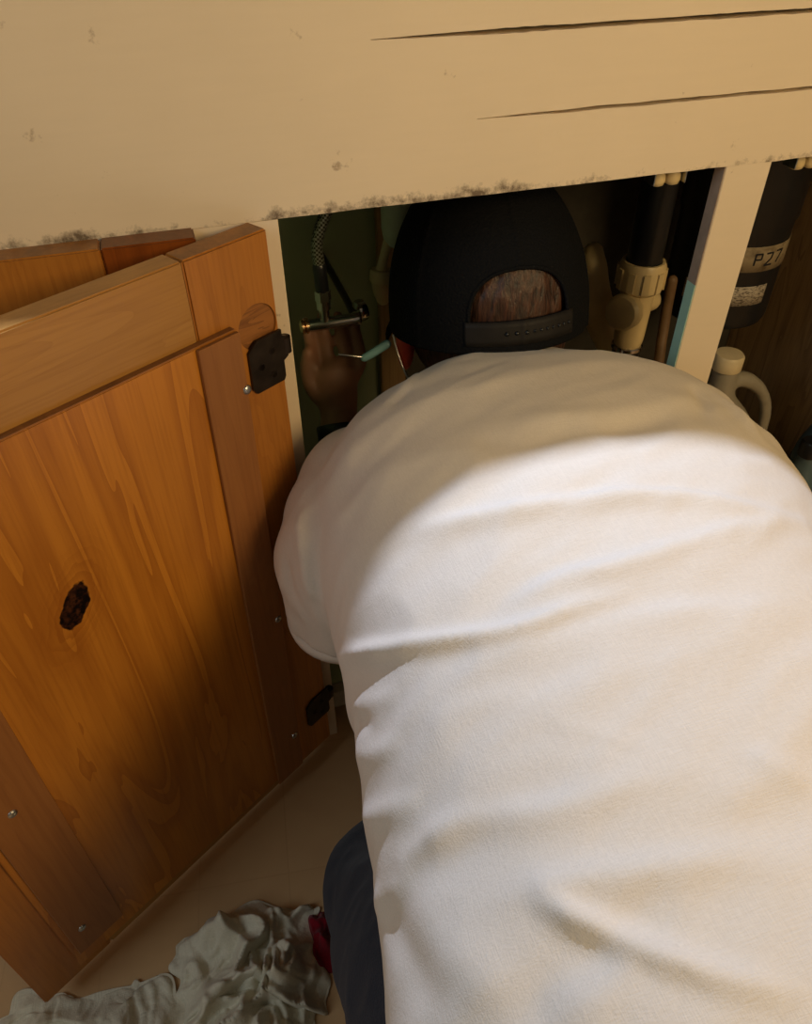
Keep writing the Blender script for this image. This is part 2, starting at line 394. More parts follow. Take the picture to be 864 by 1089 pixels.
def screw(x, z, par, y=.0105):
    bm = bmesh.new(); lathe(bm, [(.0041, -.001), (.0041, .0004), (.0034, .0013), (.0018, .0019)], (x, y, z), (0, 1, 0), 18)
    o = bmesh_to('screw', bm, M_steel, par); autosmooth(o)
    c1 = bpy.data.objects.new('c', bpy.data.meshes.new('c')); bpy.data.objects.remove(c1)
    for lo, hi in (((x - .0026, y + .0017, z - .0004), (x + .0026, y + .0024, z + .0004)), ((x - .0004, y + .0017, z - .0026), (x + .0004, y + .0024, z + .0026))):
        pass
    bm = bmesh.new(); bm.from_mesh(o.data)
    for lo, hi in (((x - .0022, y + .0018, z - .0004), (x + .0022, y + .0021, z + .0004)), ((x - .0004, y + .0018, z - .0022), (x + .0004, y + .0021, z + .0022))):
        bx(bm, lo, hi)
    bm.to_mesh(o.data); bm.free()
    return o
screw(.049, .597, b1); screw(.058, .324, b1); screw(.064, .116, b1)
screw(.352, .118, b2); screw(.345, .338, b2)
# hinge plates
def hinge(cx, cz, s=1.):
    """rounded plate with three sunk holes and a knuckle towards the cabinet"""
    bm = bmesh.new()
    prof = [(-.006, .024), (.020, .024), (.0255, .020), (.030, .016), (.0305, -.017), (.0265, -.0225), (-.0035, -.0225), (-.0055, -.019), (-.0055, -.0045), (-.0105, -.002), (-.0125, .004), (-.0125, .011), (-.0105, .0165), (-.006, .0185)]
    a = [bm.verts.new((cx + x * s, .0005, cz + z * s)) for x, z in prof]; b = [bm.verts.new((cx + x * s, .0030, cz + z * s)) for x, z in prof]
    bm.faces.new(a); bm.faces.new(b[::-1]); L = len(prof)
    for i in range(L): bm.faces.new((a[i], b[i], b[(i + 1) % L], a[(i + 1) % L]))
    p = bmesh_to('hinge', bm, M_hinge, od)
    cuts = []
    for hx, hz in ((.006, .009), (.0185, -.001), (.007, -.0125)):
        c = lathe_obj('cut', [(.0026, -.01), (.0026, .01)], None, None, (cx + hx * s, 0, cz + hz * s), (0, 1, 0), 16)
        c.matrix_world = DM; cuts.append(c)
    boolean(p, cuts)
    bm = bmesh.new(); lathe(bm, [(.003, -.008), (.0052, -.007), (.0052, .007), (.003, .008)], (cx - .011 * s, -.0005, cz + .0075 * s), (0, 0, 1), 16)
    k = bmesh_to('knuckle', bm, M_hinge, p); autosmooth(k)
    for hx, hz in ((.006, .009), (.0185, -.001), (.007, -.0125)):
        bm = bmesh.new(); lathe(bm, [(.0036, .0028), (.0036, .0033), (.0027, .0033), (.0027, .0028)], (cx + hx * s, 0, cz + hz * s), (0, 1, 0), 18)
        q = bmesh_to('hole_rim', bm, M_hinge, p)
    return p
h1 = hinge(.0065, .6045, 1.0); h2 = hinge(.004, .112, 1.0)
h2['label'] = 'black lower hinge'; h1['label'] = 'dark bronze hinge plate with three screw holes'

# ---------------------------------------------------------------- double roller catches under the board
def catch(x, z, label):
    c = empty('roller_catch', label, 'catch', (x, .0195, z), 0, 'roller catches behind the board')
    bm = bmesh.new(); bx(bm, (-.016, 0, .002), (.016, .002, .026), .0005); bx(bm, (-.0165, -.0, -.012), (-.0155, .018, .004), .0002); bx(bm, (.0155, 0, -.012), (.0165, .018, .004), .0002)
    bmesh_to('bracket', bm, M_steel, c)
    for dx in (-.0078, .0078):
        bm = bmesh.new(); lathe(bm, [(.003, -.015), (.0062, -.0135), (.0074, -.010), (.0072, -.006), (.0056, -.002), (.0070, .001), (.0070, .006), (.004, .008)], (dx, .009, 0), (0, 0, 1), 20)
        r = bmesh_to('roller', bm, M_cream_plastic, c); autosmooth(r, 60)
catch(.4415, .7045, 'pair of small cream catch rollers under the board left of the post')
catch(.593, .7045, 'pair of small cream catch rollers under the board right of the post')

# ---------------------------------------------------------------- plumbing, left
v = empty('angle_valve', 'chrome angle valve with a brass end nut held by the reaching hand', 'valve', (.157, .2, .512))
lathe_obj('body', [(.006, -.030), (.0072, -.028), (.0072, .022), (.0085, .024), (.0085, .030), (.006, .032)], M_chrome, v, (0, 0, 0), (1, 0, .0))
lathe_obj('end_nut', [(.004, -.040), (.0085, -.038), (.0085, -.035), (.0060, -.034), (.0088, -.033), (.0088, -.030), (.006, -.029)], M_brass, v, (0, 0, 0), (1, 0, 0), 12)['label'] = 'brass end nut'
lathe_obj('stub', [(.006, .004), (.006, .018), (.0085, .019), (.0085, .030), (.0062, .032)], M_chrome, v, (-.010, 0, 0), (0, 0, 1), 14)
lathe_obj('knob', [(.005, .030), (.012, .031), (.0135, .035), (.012, .041), (.006, .043)], M_chrome, v, (0, 0, .002), (1, .25, .1), 10)
tube_obj('inlet_pipe', [(.026, .008, 0, .0045), (.028, .05, 0, .0045), (.028, .199, 0, .0045)], M_hinge, v, seg=12)
# braided hose
hz = NT('steel_braid'); _v = hz.coord(); _w = hz.n('ShaderNodeTexChecker', i_Scale=420.); hz.l(_v, _w.inputs[0])
_c = hz.mix(_w.outputs['Fac'], lin(62, 64, 56), lin(150, 152, 136)); hz.bump(_w.outputs['Fac'], .5); M_braid = hz.fin(_c, .35, .75)
hs = empty('supply_hose', 'braided steel supply hose curving up from the angle valve', 'hose', (.147, .2, .545))
tube_obj('braid', [(-.001, 0, .035, .0066), (-.002, 0, .060, .0066), (.007, 0, .085, .0066), (.026, 0.002, .118, .0066), (.052, .005, .158, .0066), (.085, .01, .205, .0066)], M_braid, hs, seg=16, n=8)
tube_obj('sleeve', [(0, 0, .004, .0078), (-.0012, 0, .035, .0078)], M_black, hs, seg=16)['label'] = 'black rubber sleeve at the lower end'
lathe_obj('nut', [(.0092, -.004), (.0092, .007), (.007, .009)], M_chrome, hs, (0, 0, 0), (0, 0, 1), 6, False)
# white drain pipe with rounded end and fitting
wp = empty('overflow_pipe', 'pale greenish white plastic pipe with a rounded lower end above the cap', 'pipe', (.252, .265, .575))
lathe_obj('pipe', [(.003, -.012), (.012, -.009), (.0185, 0), (.0205, .012), (.0205, .245)], M_white_plastic, wp, (.004, 0, 0))
tube_obj('outlet_fitting', [(-.006, .01, -.006, .006), (-.012, .02, -.040, .006), (-.014, .025, -.066, .011), (-.008, .035, -.092, .009)], M_lid, wp, seg=14)
lathe_obj('collar', [(.013, -.008), (.0145, -.006), (.0145, .006), (.013, .008)], M_lid, wp, (-.013, .022, -.055), (.1, .1, 1))
wbat = box('wooden_batten', (.262, .385, .0885), (.30, .3995, .897), M_brownwood, None); tag(wbat, 'narrow brown wooden batten upright on the green back panel', 'batten')

# ---------------------------------------------------------------- plumbing, right of the head
tr = empty('drain_trap', 'cream plastic sink drain trap under a black tailpipe beside the post', 'drain', (.522, .15, .47))
lathe_obj('tailpipe', [(.019, .07), (.0205, .075), (.0205, .40)], M_black, tr)['label'] = 'black tailpipe'
prof = [(.0235, .052), (.027, .056), (.027, .084), (.0245, .089), (.0215, .089), (.0215, .075)]
nut = lathe_obj('slip_nut', prof, M_cream_plastic, tr, (0, 0, 0), (0, 0, 1), 32)
bm = bmesh.new()
for k in range(10):
    a = 2 * math.pi * k / 10; bmesh.ops.create_cube(bm, size=1, matrix=Matrix.Rotation(a, 4, 'Z') @ Matrix.Translation((.0272, 0, .069)) @ Matrix.Diagonal((.004, .008, .024, 1)))
bmesh_to('nut_ribs', bm, M_cream_plastic, nut)
bm = bmesh.new(); tube(bm, [(0, 0, .06, .021), (0, 0, .02, .0195), (.0, 0, -.012, .0185), (0, 0, -.022, .016)], seg=28); tube(bm, [(0, 0, .03, .015), (-.020, -.012, .032, .015)], seg=20); tube(bm, [(0.01, .01, .03, .014), (.034, .02, .024, .014)], seg=20)
me = fuse(bm, .0022, 2); link('trap_body', me, M_cream_plastic, tr, True)
lathe_obj('side_nut', [(.017, 0), (.022, .002), (.0225, .014), (.019, .018), (.012, .019)], M_cream_plastic, tr, (-.016, -.010, .032), (-1, -.6, .15), 12)
lathe_obj('clamp_ring', [(.0185, -.004), (.0195, -.003), (.0195, .001), (.0185, .002)], M_chrome, tr, (0, 0, -.022))
lathe_obj('rubber_cup', [(.008, -.055), (.016, -.045), (.0175, -.004)], M_black, tr, (0, 0, -.021))
hz2 = tube_obj('waste_hose', [(.492, .215, .545, .013), (.492, .21, .53, .017), (.497, .208, .50, .020), (.512, .205, .46, .021), (.535, .205, .42, .021), (.555, .205, .38, .021), (.57, .205, .25, .021), (.575, .205, .109, .021)], M_cream_plastic, None, seg=20)
tag(hz2, 'dull cream waste hose bending down beside the black cap', 'hose')
p2 = tube_obj('copper_pipe', [(.605, .2, .50, .007), (.607, .2, .46, .007), (.603, .19, .42, .007), (.585, .165, .392, .007), (.54, .15, .385, .007), (.46, .14, .39, .007)], plain('dull_brown_pipe', lin(110, 84, 56), .6, .0), None, seg=14)
tag(p2, 'thin brown pipe curving low behind the cream drain trap', 'pipe')

# black canister with two labels
cn = empty('waste_disposer', 'large black cylinder with two pale label bands behind the post', 'canister', (.690, .215, .44))
lathe_obj('body', [(.055, 0), (.066, .004), (.069, .012), (.069, .135), (.072, .14), (.072, .40)], M_black, cn, seg=56)
def band(z0, z1, a0, a1, r, mat, name, rise=0.):
    bm = bmesh.new(); n = 40; rows = []
    for i in range(n + 1):
        a = a0 + (a1 - a0) * i / n
        rows.append([bm.verts.new((rr * math.cos(a), rr * math.sin(a), z)) for rr, z in ((r, z0), (r + .0006, z0), (r + .0006, z1), (r, z1))])
    for p, q in zip(rows, rows[1:]):
        for k in range(4): bm.faces.new((p[k], q[k], q[(k + 1) % 4], p[(k + 1) % 4]))
    bm.faces.new(rows[0]); bm.faces.new(rows[-1][::-1])
    return bmesh_to(name, bm, mat, cn, True)
lt = NT('label_paper'); _c = lt.mix(lt.ramp(lt.noise(lt.coord(), 60, 4), [(.5, (0, 0, 0)), (.7, (1, 1, 1))]), lin(140, 124, 96), lin(96, 78, 52)); M_label = lt.fin(_c, .7)
band(.083, .115, math.radians(200), math.radians(345), .0692, M_label, 'upper_label')['label'] = 'tan label with large dark lettering'
lb = NT('label_paper_small'); _c = lb.mix(lb.ramp(lb.noise(lb.coord((1, 1, 4)), 240, 2), [(.5, (0, 0, 0)), (.58, (1, 1, 1))]), lin(168, 156, 136), lin(90, 78, 64)); M_label2 = lb.fin(_c, .7)
band(.038, .064, math.radians(195), math.radians(286), .0692, M_label2, 'lower_label')['label'] = 'pale label with rows of fine print'
# dark worn lettering on the upper label: short strokes wrapped around the cylinder
bm = bmesh.new()
def stroke(a0, z0, a1, z1, wd=.0022):
    n = 5
    for i in range(n):
        t = (i + .5) / n; a = math.radians(a0 + (a1 - a0) * t); z = z0 + (z1 - z0) * t
        L = math.hypot(math.radians(a1 - a0) * .0698, z1 - z0) / n * 1.15
        tilt = math.atan2(z1 - z0, math.radians(a1 - a0) * .0698)
        Mx = Matrix.Translation((.0699 * math.cos(a), .0699 * math.sin(a), z)) @ Matrix.Rotation(a + math.pi / 2, 4, 'Z') @ Matrix.Rotation(-tilt, 4, 'Y') @ Matrix.Diagonal((L, .0006, wd, 1))
        bmesh.ops.create_cube(bm, size=1, matrix=Mx)
for s_ in ((296, .092, 296, .106), (296, .106, 303, .106), (303, .106, 303, .099), (303, .099, 296, .099), (308, .106, 316, .106), (316, .106, 315, .099), (315, .099, 308, .091), (308, .091, 317, .091), (321, .107, 330, .107), (330, .107, 324, .092)):
    stroke(s_[0] - 36, s_[1], s_[2] - 36, s_[3])
bmesh_to('lettering', bm, M_black, cn)

# jug and bottles
jg = empty('plastic_jug', 'grey white plastic jug with an ivory cap behind the post', 'jug', (.715, .12, .0885))
bm = bmesh.new(); bx(bm, (-.065, -.04, 0), (.042, .04, .17), .014); tube(bm, [(-.01, 0, .15, .05), (-.025, 0, .215, .036), (-.05, -.0, .27, .020), (-.055, -.0, .315, .016)], seg=20)
tube(bm, [(-.045, 0, .298, .012), (-.015, 0, .292, .011), (.018, 0, .266, .0085), (.038, 0, .225, .008), (.044, 0, .15, .008)], seg=14)
me = fuse(bm, .004, 3); link('body', me, M_jug, jg, True)
lathe_obj('cap', [(.019, 0), (.0195, .001), (.0195, .018), (.0175, .021), (.006, .022)], M_lid, jg, (-.056, 0, .318))['label'] = 'ivory screw cap'
b = empty('spray_bottle', 'blue grey plastic bottle with a curved pinkish label by the brown partition', 'bottle', (.86, .10, .0885))
bm = bmesh.new(); tube(bm, [(0, 0, .035, .036), (0, 0, .10, .036), (0, 0, .15, .034), (0, 0, .19, .024), (0, 0, .225, .014), (0, 0, .25, .013)], seg=24); bmesh_to('body', bm, M_bottle, b, True)
bm = bmesh.new(); lathe(bm, [(.0366, .05), (.037, .051), (.037, .13), (.0366, .131)], seg=30); autosmooth(bmesh_to('label', bm, plain('pink_label', lin(120, 98, 92), .6), b))
lathe_obj('cap', [(.014, .246), (.0165, .247), (.0165, .275), (.012, .279)], M_bottle, b)
b = empty('cleaning_bottle', 'blue grey bottle with a dark shoulder band at the right edge of the cupboard', 'bottle', (.803, .070, .0885))
bm = bmesh.new(); tube(bm, [(0, 0, .03, .031), (0, 0, .09, .031), (0, 0, .13, .028), (0, 0, .165, .014), (0, 0, .18, .0125)], seg=24, squash=.8); bmesh_to('body', bm, M_bottle, b, True)
lathe_obj('cap', [(.013, .178), (.0145, .179), (.0145, .20), (.012, .203)], M_black, b)
b = empty('storage_jar', 'small jar with a printed ivory lid low at the right of the cupboard', 'jar', (.80, .035 + .03, .0885)); b.location = (.868, .05 - .01, .0885)
lathe_obj('body', [(.024, 0), (.028, .003), (.028, .055), (.022, .063), (.022, .07)], M_bottle, b)
jl = lathe_obj('lid', [(.0255, .064), (.0255, .078), (.024, .080)], M_lid, b)
bm = bmesh.new()
for i in range(7):
    a = 2.4 + i * .42; bmesh.ops.create_cube(bm, size=1, matrix=Matrix.Translation((.015 * math.cos(a), .015 * math.sin(a), .0801)) @ Matrix.Rotation(a + (.5 if i % 2 else 1.2), 4, 'Z') @ Matrix.Diagonal((.006, .0016, .0006, 1)))
bmesh_to('print_marks', bm, M_black, jl)

# pale blue tool near the ear
tl = empty('hand_tool', 'short pale blue plastic tool handle beside the red ear', 'tool', (.178, .10, .524))
tube_obj('handle', [(-.010, .002, -.007, .0042), (0, .0, -.001, .0046), (.014, -.003, .008, .0046)], M_bluep, tl, seg=12)
tube_obj('shaft', [(-.036, .006, -.0005, .0014), (-.011, .002, -.006, .0014)], M_chrome, tl, seg=8)

# ---------------------------------------------------------------- the person
P = empty('person', 'person in a white t-shirt and black cap kneeling and reaching into the sink cupboard', 'person', (.25, -.35, 0))
PO = Vector((.25, -.35, 0))
def attach(name, me, mat, parent=P, smooth=True):
    o = link(name, me, mat, parent, smooth)
    me.transform(Matrix.Translation(-PO)); return o
# --- body: one continuous surface
hc = Vector((.304, .105, .545))              # head centre
bm = bmesh.new()
ellip(bm, hc + Vector((0, 0, .025)), (.080, .098, .098)); ellip(bm, hc + Vector((0, .025, -.045)), (.060, .072, .070))
ellip(bm, hc + Vector((0, .108, -.022)), (.012, .018, .020)); ellip(bm, hc + Vector((0, .100, -.058)), (.024, .010, .009))
for s in (-1, 1):
    ellip(bm, hc + Vector((s * .088, .004, -.022)), (.010, .020, .032), Matrix.Rotation(s * .35, 3, 'Z'))
    ellip(bm, hc + Vector((s * .030, .094, .004)), (.013, .010, .010))
tube(bm, [(.30, -.06, .49, .06), (.300, .02, .492, .056), (.303, .07, .508, .055)], seg=24)
tube(bm, [(.275, -.08, .455, .105), (.27, -.2, .445, .125), (.25, -.35, .435, .12), (.23, -.52, .43, .12), (.225, -.60, .42, .12)], seg=28, squash=.8)
tube(bm, [(.16, -.09, .45, .075), (.40, -.09, .45, .075)], seg=20)
hand_off = Vector((0, 0, 0))
def arm(sh, el, wr):
    tube(bm, [(*sh, .050), ((sh[0] + el[0]) / 2, (sh[1] + el[1]) / 2, (sh[2] + el[2]) / 2, .043), (*el, .036)], seg=18)
    tube(bm, [(*el, .036), (el[0] * .55 + wr[0] * .45, el[1] * .55 + wr[1] * .45, el[2] * .55 + wr[2] * .45, .036), (*wr, .0235)], seg=18)
LW = (.146, .158, .400); RW = (.395, .19, .37)
arm((.125, -.09, .45), (.130, .020, .235), LW); arm((.44, -.09, .44), (.425, .05, .235), RW)
# left hand: palm rising from the wrist, fingers closing on the valve
def chain(pts): tube(bm, pts, seg=10, n=3)
tube(bm, [(.147, .160, .402, .022), (.150, .172, .428, .0245), (.153, .180, .450, .025)], seg=18, squash=.55, up=(0, 1, .2))
for k, (dx, L) in enumerate(((-.029, .92), (-.010, 1.0), (.0095, .97), (.028, .82))):
    x = .156 + dx
    chain([(x * .6 + .153 * .4, .180, .446, .0080), (x, .188, .462, .0078), (x + .001, .200, .462 + .020 * L, .0074), (x + .001, .213, .462 + .034 * L, .0070), (x, .217, .462 + .050 * L, .0064)])
chain([(.136, .172, .42, .010), (.122, .180, .440, .0095), (.119, .190, .462, .0088), (.123, .193, .482, .008)])
# right hand resting round the hose low in the cupboard
tube(bm, [(*RW, .022), (.392, .215, .352, .026), (.390, .238, .338, .026)], seg=18, squash=.55, up=(0, .3, 1))
for k, (dx, L) in enumerate(((-.024, .85), (-.008, 1.0), (.009, .97), (.025, .85))):
    x = .390 + dx
    chain([(x, .238, .338, .0085), (x, .238 + .03 * L, .330, .0082), (x, .238 + .052 * L, .314, .0076), (x, .238 + .056 * L, .294, .0068)])
chain([(.372, .21, .352, .011), (.352, .228, .338, .010), (.347, .246, .322, .0085)])
# legs, kneeling
KL = (.078, -.240, .076); KR = (.36, -.245, .078)
for K, hx in ((KL, .145), (KR, .305)):
    tube(bm, [(hx, -.56, .40, .085), ((hx + K[0]) / 2, -.40, .25, .072), (*K, .052)], seg=20)
    tube(bm, [(*K, .050), (K[0] + .01, -.42, .066, .050), (K[0] + .02, -.62, .05, .036), (K[0] + .02, -.66, .045, .034)], seg=18)
me = fuse(bm, .0034, 2, .5)
body = attach('body', me, M_skin)
# red lit left ear coloured where the ear is
me.materials.append(M_ear)
# hands etc stay skin; ear faces
ec = hc + Vector((-.088, .004, -.022)) - PO
for p in me.polygons:
    c = p.center
    if abs(c.x - ec.x) < .019 and abs(c.y - ec.y) < .026 and abs(c.z - ec.z) < .04 and c.x < ec.x + .009: p.material_index = 1

# --- hair under the cap
bm = bmesh.new(); ellip(bm, hc + Vector((0, -.004, .026)), (.0885, .1035, .118), None, 40); ellip(bm, hc + Vector((0, -.035, -.02)), (.072, .062, .045))
me = fuse(bm, .004, 3)
for v_ in me.vertices:
    n_ = v_.normal; v_.co += n_ * .0022 * noise.noise(Vector((v_.co.x * 150, v_.co.y * 150, v_.co.z * 30)))
attach('hair', me, M_hair)
# --- cap shell with arched opening at the back
def capco(a, t, k=1.):
    """a azimuth (0 = back of head, towards -y), t 0 crown .. 1 rim"""
    ph = t * math.radians(97)
    r = math.sin(ph) ** 1.0 if ph < math.pi / 2 else 1.
    x = math.sin(a) * .102 * r * k; y = -math.cos(a) * .113 * r * k; z = .146 * k * math.cos(ph) if ph < math.pi / 2 else -.128 * math.tan(ph - math.pi / 2) * 1.1
    seam = .0014 * max(0, 1 - abs(((a / (math.pi / 3)) + .5) % 1 - .5) / .035)
    q = Vector((x, y, z)); q += q.normalized() * seam
    return q
caprot = Matrix.Rotation(math.radians(-12), 3, 'X') @ Matrix.Rotation(math.radians(-4), 3, 'Z')
capc = hc + Vector((.0, -.004, .012))
bm = bmesh.new(); NA, NTt = 264, 100; V = {}
top = bm.verts.new(caprot @ capco(0, 0) + capc)
for j in range(1, NTt + 1):
    for i in range(NA): V[i, j] = bm.verts.new(caprot @ capco(2 * math.pi * (i - NA / 2) / NA, j / NTt) + capc)
def arch(i, j):
    a = 2 * math.pi * (i + .5 - NA / 2) / NA; t = (j + .5) / NTt
    return (abs(a / .50) ** 2.4 + (abs(.87 - t) / .185) ** 2.4 < 1) and t < .87
for i in range(NA):
    bm.faces.new((top, V[i, 1], V[(i + 1) % NA, 1]))
    for j in range(1, NTt):
        if not arch(i, j): bm.faces.new((V[i, j], V[i, j + 1], V[(i + 1) % NA, j + 1], V[(i + 1) % NA, j]))
me = bpy.data.meshes.new('cap'); bmesh.ops.recalc_face_normals(bm, faces=bm.faces); bm.to_mesh(me); bm.free()
def solid(me, th, off=1):
    o = bpy.data.objects.new('t', me); COL.objects.link(o); md = o.modifiers.new('s', 'SOLIDIFY'); md.thickness = th; md.offset = off
    dg = bpy.context.evaluated_depsgraph_get(); dg.update(); r = bpy.data.meshes.new_from_object(o.evaluated_get(dg), depsgraph=dg); bpy.data.objects.remove(o); return r
cap = empty('cap', '', None) if False else None
capo = attach('cap', solid(me, .0016), M_cap); capo['label'] = 'black mesh cap with an arched back opening'
def capband(t0, t1, a0, a1, k, mat, name, th=.0014, n=60, mrows=4):
    bm = bmesh.new(); G = [[bm.verts.new(caprot @ capco(a0 + (a1 - a0) * i / n, t0 + (t1 - t0) * j / mrows, k) + capc) for j in range(mrows + 1)] for i in range(n + 1)]
    for i in range(n):
        for j in range(mrows): bm.faces.new((G[i][j], G[i][j + 1], G[i + 1][j + 1], G[i + 1][j]))
    me = bpy.data.meshes.new(name); bmesh.ops.recalc_face_normals(bm, faces=bm.faces); bm.to_mesh(me); bm.free()
    return attach(name, solid(me, th), mat, capo)
# parts of the cap share the cap's frame
def reparent(o): o.parent = capo
sb_ = capband(.872, .965, -.54, .56, 1.012, M_darkstrap, 'strap'); sb_['label'] = 'dark adjustable plastic strap with rows of small pegs'
bm = bmesh.new(); tp_ = []
for i in range(49):
    th_ = math.pi * i / 48; ca, sa_ = math.cos(th_), math.sin(th_)
    q_ = caprot @ capco(.505 * math.copysign(abs(ca) ** (2 / 2.4), ca), .868 - .185 * sa_ ** (2 / 2.4), 1.006) + capc; tp_.append((*q_, .0021))
tube(bm, tp_, seg=8, n=1)
me = bpy.data.meshes.new('opening_trim'); bm.to_mesh(me); bm.free(); attach('opening_trim', me, M_cap, capo)
bm = bmesh.new()
for k in range(7):
    a = .10 + k * .066
    q = caprot @ capco(a, .918, 1.026) + capc; bmesh.ops.create_uvsphere(bm, u_segments=8, v_segments=6, radius=.0017, matrix=Matrix.Translation(q))
for k in range(3):
    a = -.16 + k * .09
    q = caprot @ capco(a, .918, 1.026) + capc; bmesh.ops.create_uvsphere(bm, u_segments=8, v_segments=6, radius=.0022, matrix=Matrix.Translation(q))
me = bpy.data.meshes.new('pegs'); bm.to_mesh(me); bm.free(); attach('pegs', me, M_black, sb_)
bm = bmesh.new()
G = []
for i in range(21):
    a = math.pi + (i / 20 - .5) * 1.7; row = []
    for j in range(9):
        q = capco(a, 1.0); f = j / 8; q = q * (1 + .62 * f * math.cos((i / 20 - .5) * 2.4)); q.z = capco(a, 1.).z - .016 * f - .02 * ((i / 20 - .5) * 2) ** 2 * f
        row.append(bm.verts.new(caprot @ q + capc))
    G.append(row)
for i in range(20):
    for j in range(8): bm.faces.new((G[i][j], G[i][j + 1], G[i + 1][j + 1], G[i + 1][j]))
me = bpy.data.meshes.new('brim'); bmesh.ops.recalc_face_normals(bm, faces=bm.faces); bm.to_mesh(me); bm.free(); attach('brim', solid(me, .002), M_cap, capo)
# thin silver line along the ear
bm = bmesh.new(); tube(bm, [(.197, .090, .545, .0010), (.1985, .080, .530, .0011), (.203, .070, .512, .0012), (.211, .060, .494, .0012)], seg=8)
me = bpy.data.meshes.new('ear_line'); bm.to_mesh(me); bm.free(); attach('ear_line', me, M_steel)['label'] = 'thin silvery line along the ear'
# wrist band
bm = bmesh.new(); wv = (Vector(LW) - Vector((.130, .02, .235))).normalized(); lathe(bm, [(.0262, -.009), (.0275, -.008), (.0275, .008), (.0262, .009)], Vector(LW) - wv * .010, wv, 32)
me = bpy.data.meshes.new('wristband'); bm.to_mesh(me); bm.free(); attach('wristband', me, M_black)['label'] = 'black wristband'

# --- t-shirt
def torso(bm, st, seg=72, p=2.25, sub=8):
    Q = cr([s for s in st], sub); rings = []
    for (y, xl, xr, zt, zb, zc) in Q:
        cx = (xl + xr) / 2; w_ = (xr - xl) / 2; ring = []; skew = .075 * min(1, max(0, (y + .42) / .3))
        for k in range(seg):
            A = 2 * math.pi * k / seg; c, s = math.cos(A), math.sin(A)
            xx = cx + w_ * math.copysign(abs(c) ** (2 / p), c)
            hh = (zt - zc) if s > 0 else (zc - zb)
            ring.append(bm.verts.new((xx, y, zc + hh * math.copysign(abs(s) ** (2 / p), s) - skew * (xx - cx))))
        rings.append(ring)
    for r0, r1 in zip(rings, rings[1:]):
        for k in range(seg): bm.faces.new((r0[k], r0[(k + 1) % seg], r1[(k + 1) % seg], r1[k]))
    bm.faces.new(rings[0]); bm.faces.new(rings[-1][::-1])
bm = bmesh.new()
#          y     xl    xr    ztop  zbot  zwide
torso(bm, [(.030, .205, .365, .535, .455, .50), (.012, .168, .415, .553, .43, .49), (-.020, .115, .475, .566, .39, .465), (-.07, .075, .515, .582, .35, .450),
           (-.14, .062, .525, .585, .33, .440), (-.22, .060, .510, .580, .31, .430), (-.30, .052, .485, .572, .30, .425), (-.40, .041, .455, .562, .29, .42),
           (-.50, .022, .43, .552, .30, .42), (-.60, .018, .42, .545, .31, .42), (-.68, .035, .405, .515, .33, .42), (-.70, .06, .38, .49, .35, .42)])
def sleeve(a): tube(bm, a, seg=32, n=6, round_ends=False)
ellip(bm, (.125, -.045, .468), (.060, .055, .055), None, 32); tube(bm, [(.135, -.045, .458, .058), (.114, -.078, .452, .068), (.111, -.100, .434, .0715)], seg=28)
sleeve([(.17, -.10, .465, .073), (.126, -.104, .453, .075), (.104, -.105, .425, .076), (.096, -.106, .395, .066), (.092, -.108, .365, .062)])
sleeve([(.40, -.085, .455, .075), (.450, -.080, .438, .080), (.472, -.075, .405, .074), (.48, -.07, .37, .066), (.485, -.068, .335, .060)])
tube(bm, [(.30, -.03, .492, .064), (.303, .030, .500, .0600)], seg=32, round_ends=False)
me = fuse(bm, .0031, 16, .6)
# folds: (points xy, height, width, skew) ridges pressed into the cloth, positive out
FOLDS = []
#FOLDS_BEGIN
FOLDS.append(([(0.0602, -0.2209, 0.4437), (0.0769, -0.2715, 0.5074), (0.1029, -0.2963, 0.5351), (0.1343, -0.3142, 0.5519), (0.1617, -0.3229, 0.5621), (0.1988, -0.3243, 0.5684), (0.2373, -0.3252, 0.5715)], 0.0085, 0.007, 0.7))
FOLDS.append(([(0.1287, -0.2147, 0.5576), (0.167, -0.2276, 0.5699), (0.2059, -0.2373, 0.5775), (0.2563, -0.2443, 0.5788), (0.3072, -0.2553, 0.5756), (0.3606, -0.273, 0.5655), (0.4098, -0.2851, 0.5441)], 0.0065, 0.012, 0.5))
FOLDS.append(([(0.1602, -0.3031, 0.5597), (0.201, -0.2984, 0.5692), (0.2348, -0.3023, 0.574), (0.3075, -0.2945, 0.5725), (0.4148, -0.2799, 0.542)], 0.006, 0.011, 0.5))
FOLDS.append(([(0.1322, -0.3355, 0.5514), (0.1789, -0.3403, 0.5623), (0.2339, -0.3435, 0.5685), (0.2875, -0.3541, 0.5677), (0.346, -0.3572, 0.5585)], 0.0035, 0.014, 0.6))
FOLDS.append(([(0.186, -0.1573, 0.5826), (0.2107, -0.1664, 0.5852), (0.2598, -0.1739, 0.5858), (0.3421, -0.17, 0.5774), (0.4118, -0.1417, 0.5639)], -0.003, 0.013, 1.0))
FOLDS.append(([(0.2364, -0.1483, 0.588), (0.2976, -0.1576, 0.5858), (0.3555, -0.1489, 0.5777), (0.4098, -0.1261, 0.5643)], 0.0025, 0.01, 1.0))
FOLDS.append(([(0.1919, -0.0128, 0.5584), (0.1775, -0.0296, 0.5639), (0.1628, -0.0489, 0.5674)], 0.004, 0.006, 0.7))
FOLDS.append(([(0.1714, -0.0491, 0.5697), (0.1574, -0.0613, 0.5684), (0.1458, -0.0602, 0.5642)], -0.003, 0.006, 1.0))
FOLDS.append(([(0.1099, -0.4704, 0.537), (0.1254, -0.4875, 0.5408), (0.1475, -0.5098, 0.5467), (0.1696, -0.5277, 0.5507), (0.1984, -0.544, 0.5521)], 0.009, 0.0065, 0.7))
FOLDS.append(([(0.138, -0.5074, 0.5435), (0.113, -0.5126, 0.5366), (0.0914, -0.5129, 0.5263)], 0.003, 0.01, 0.8))
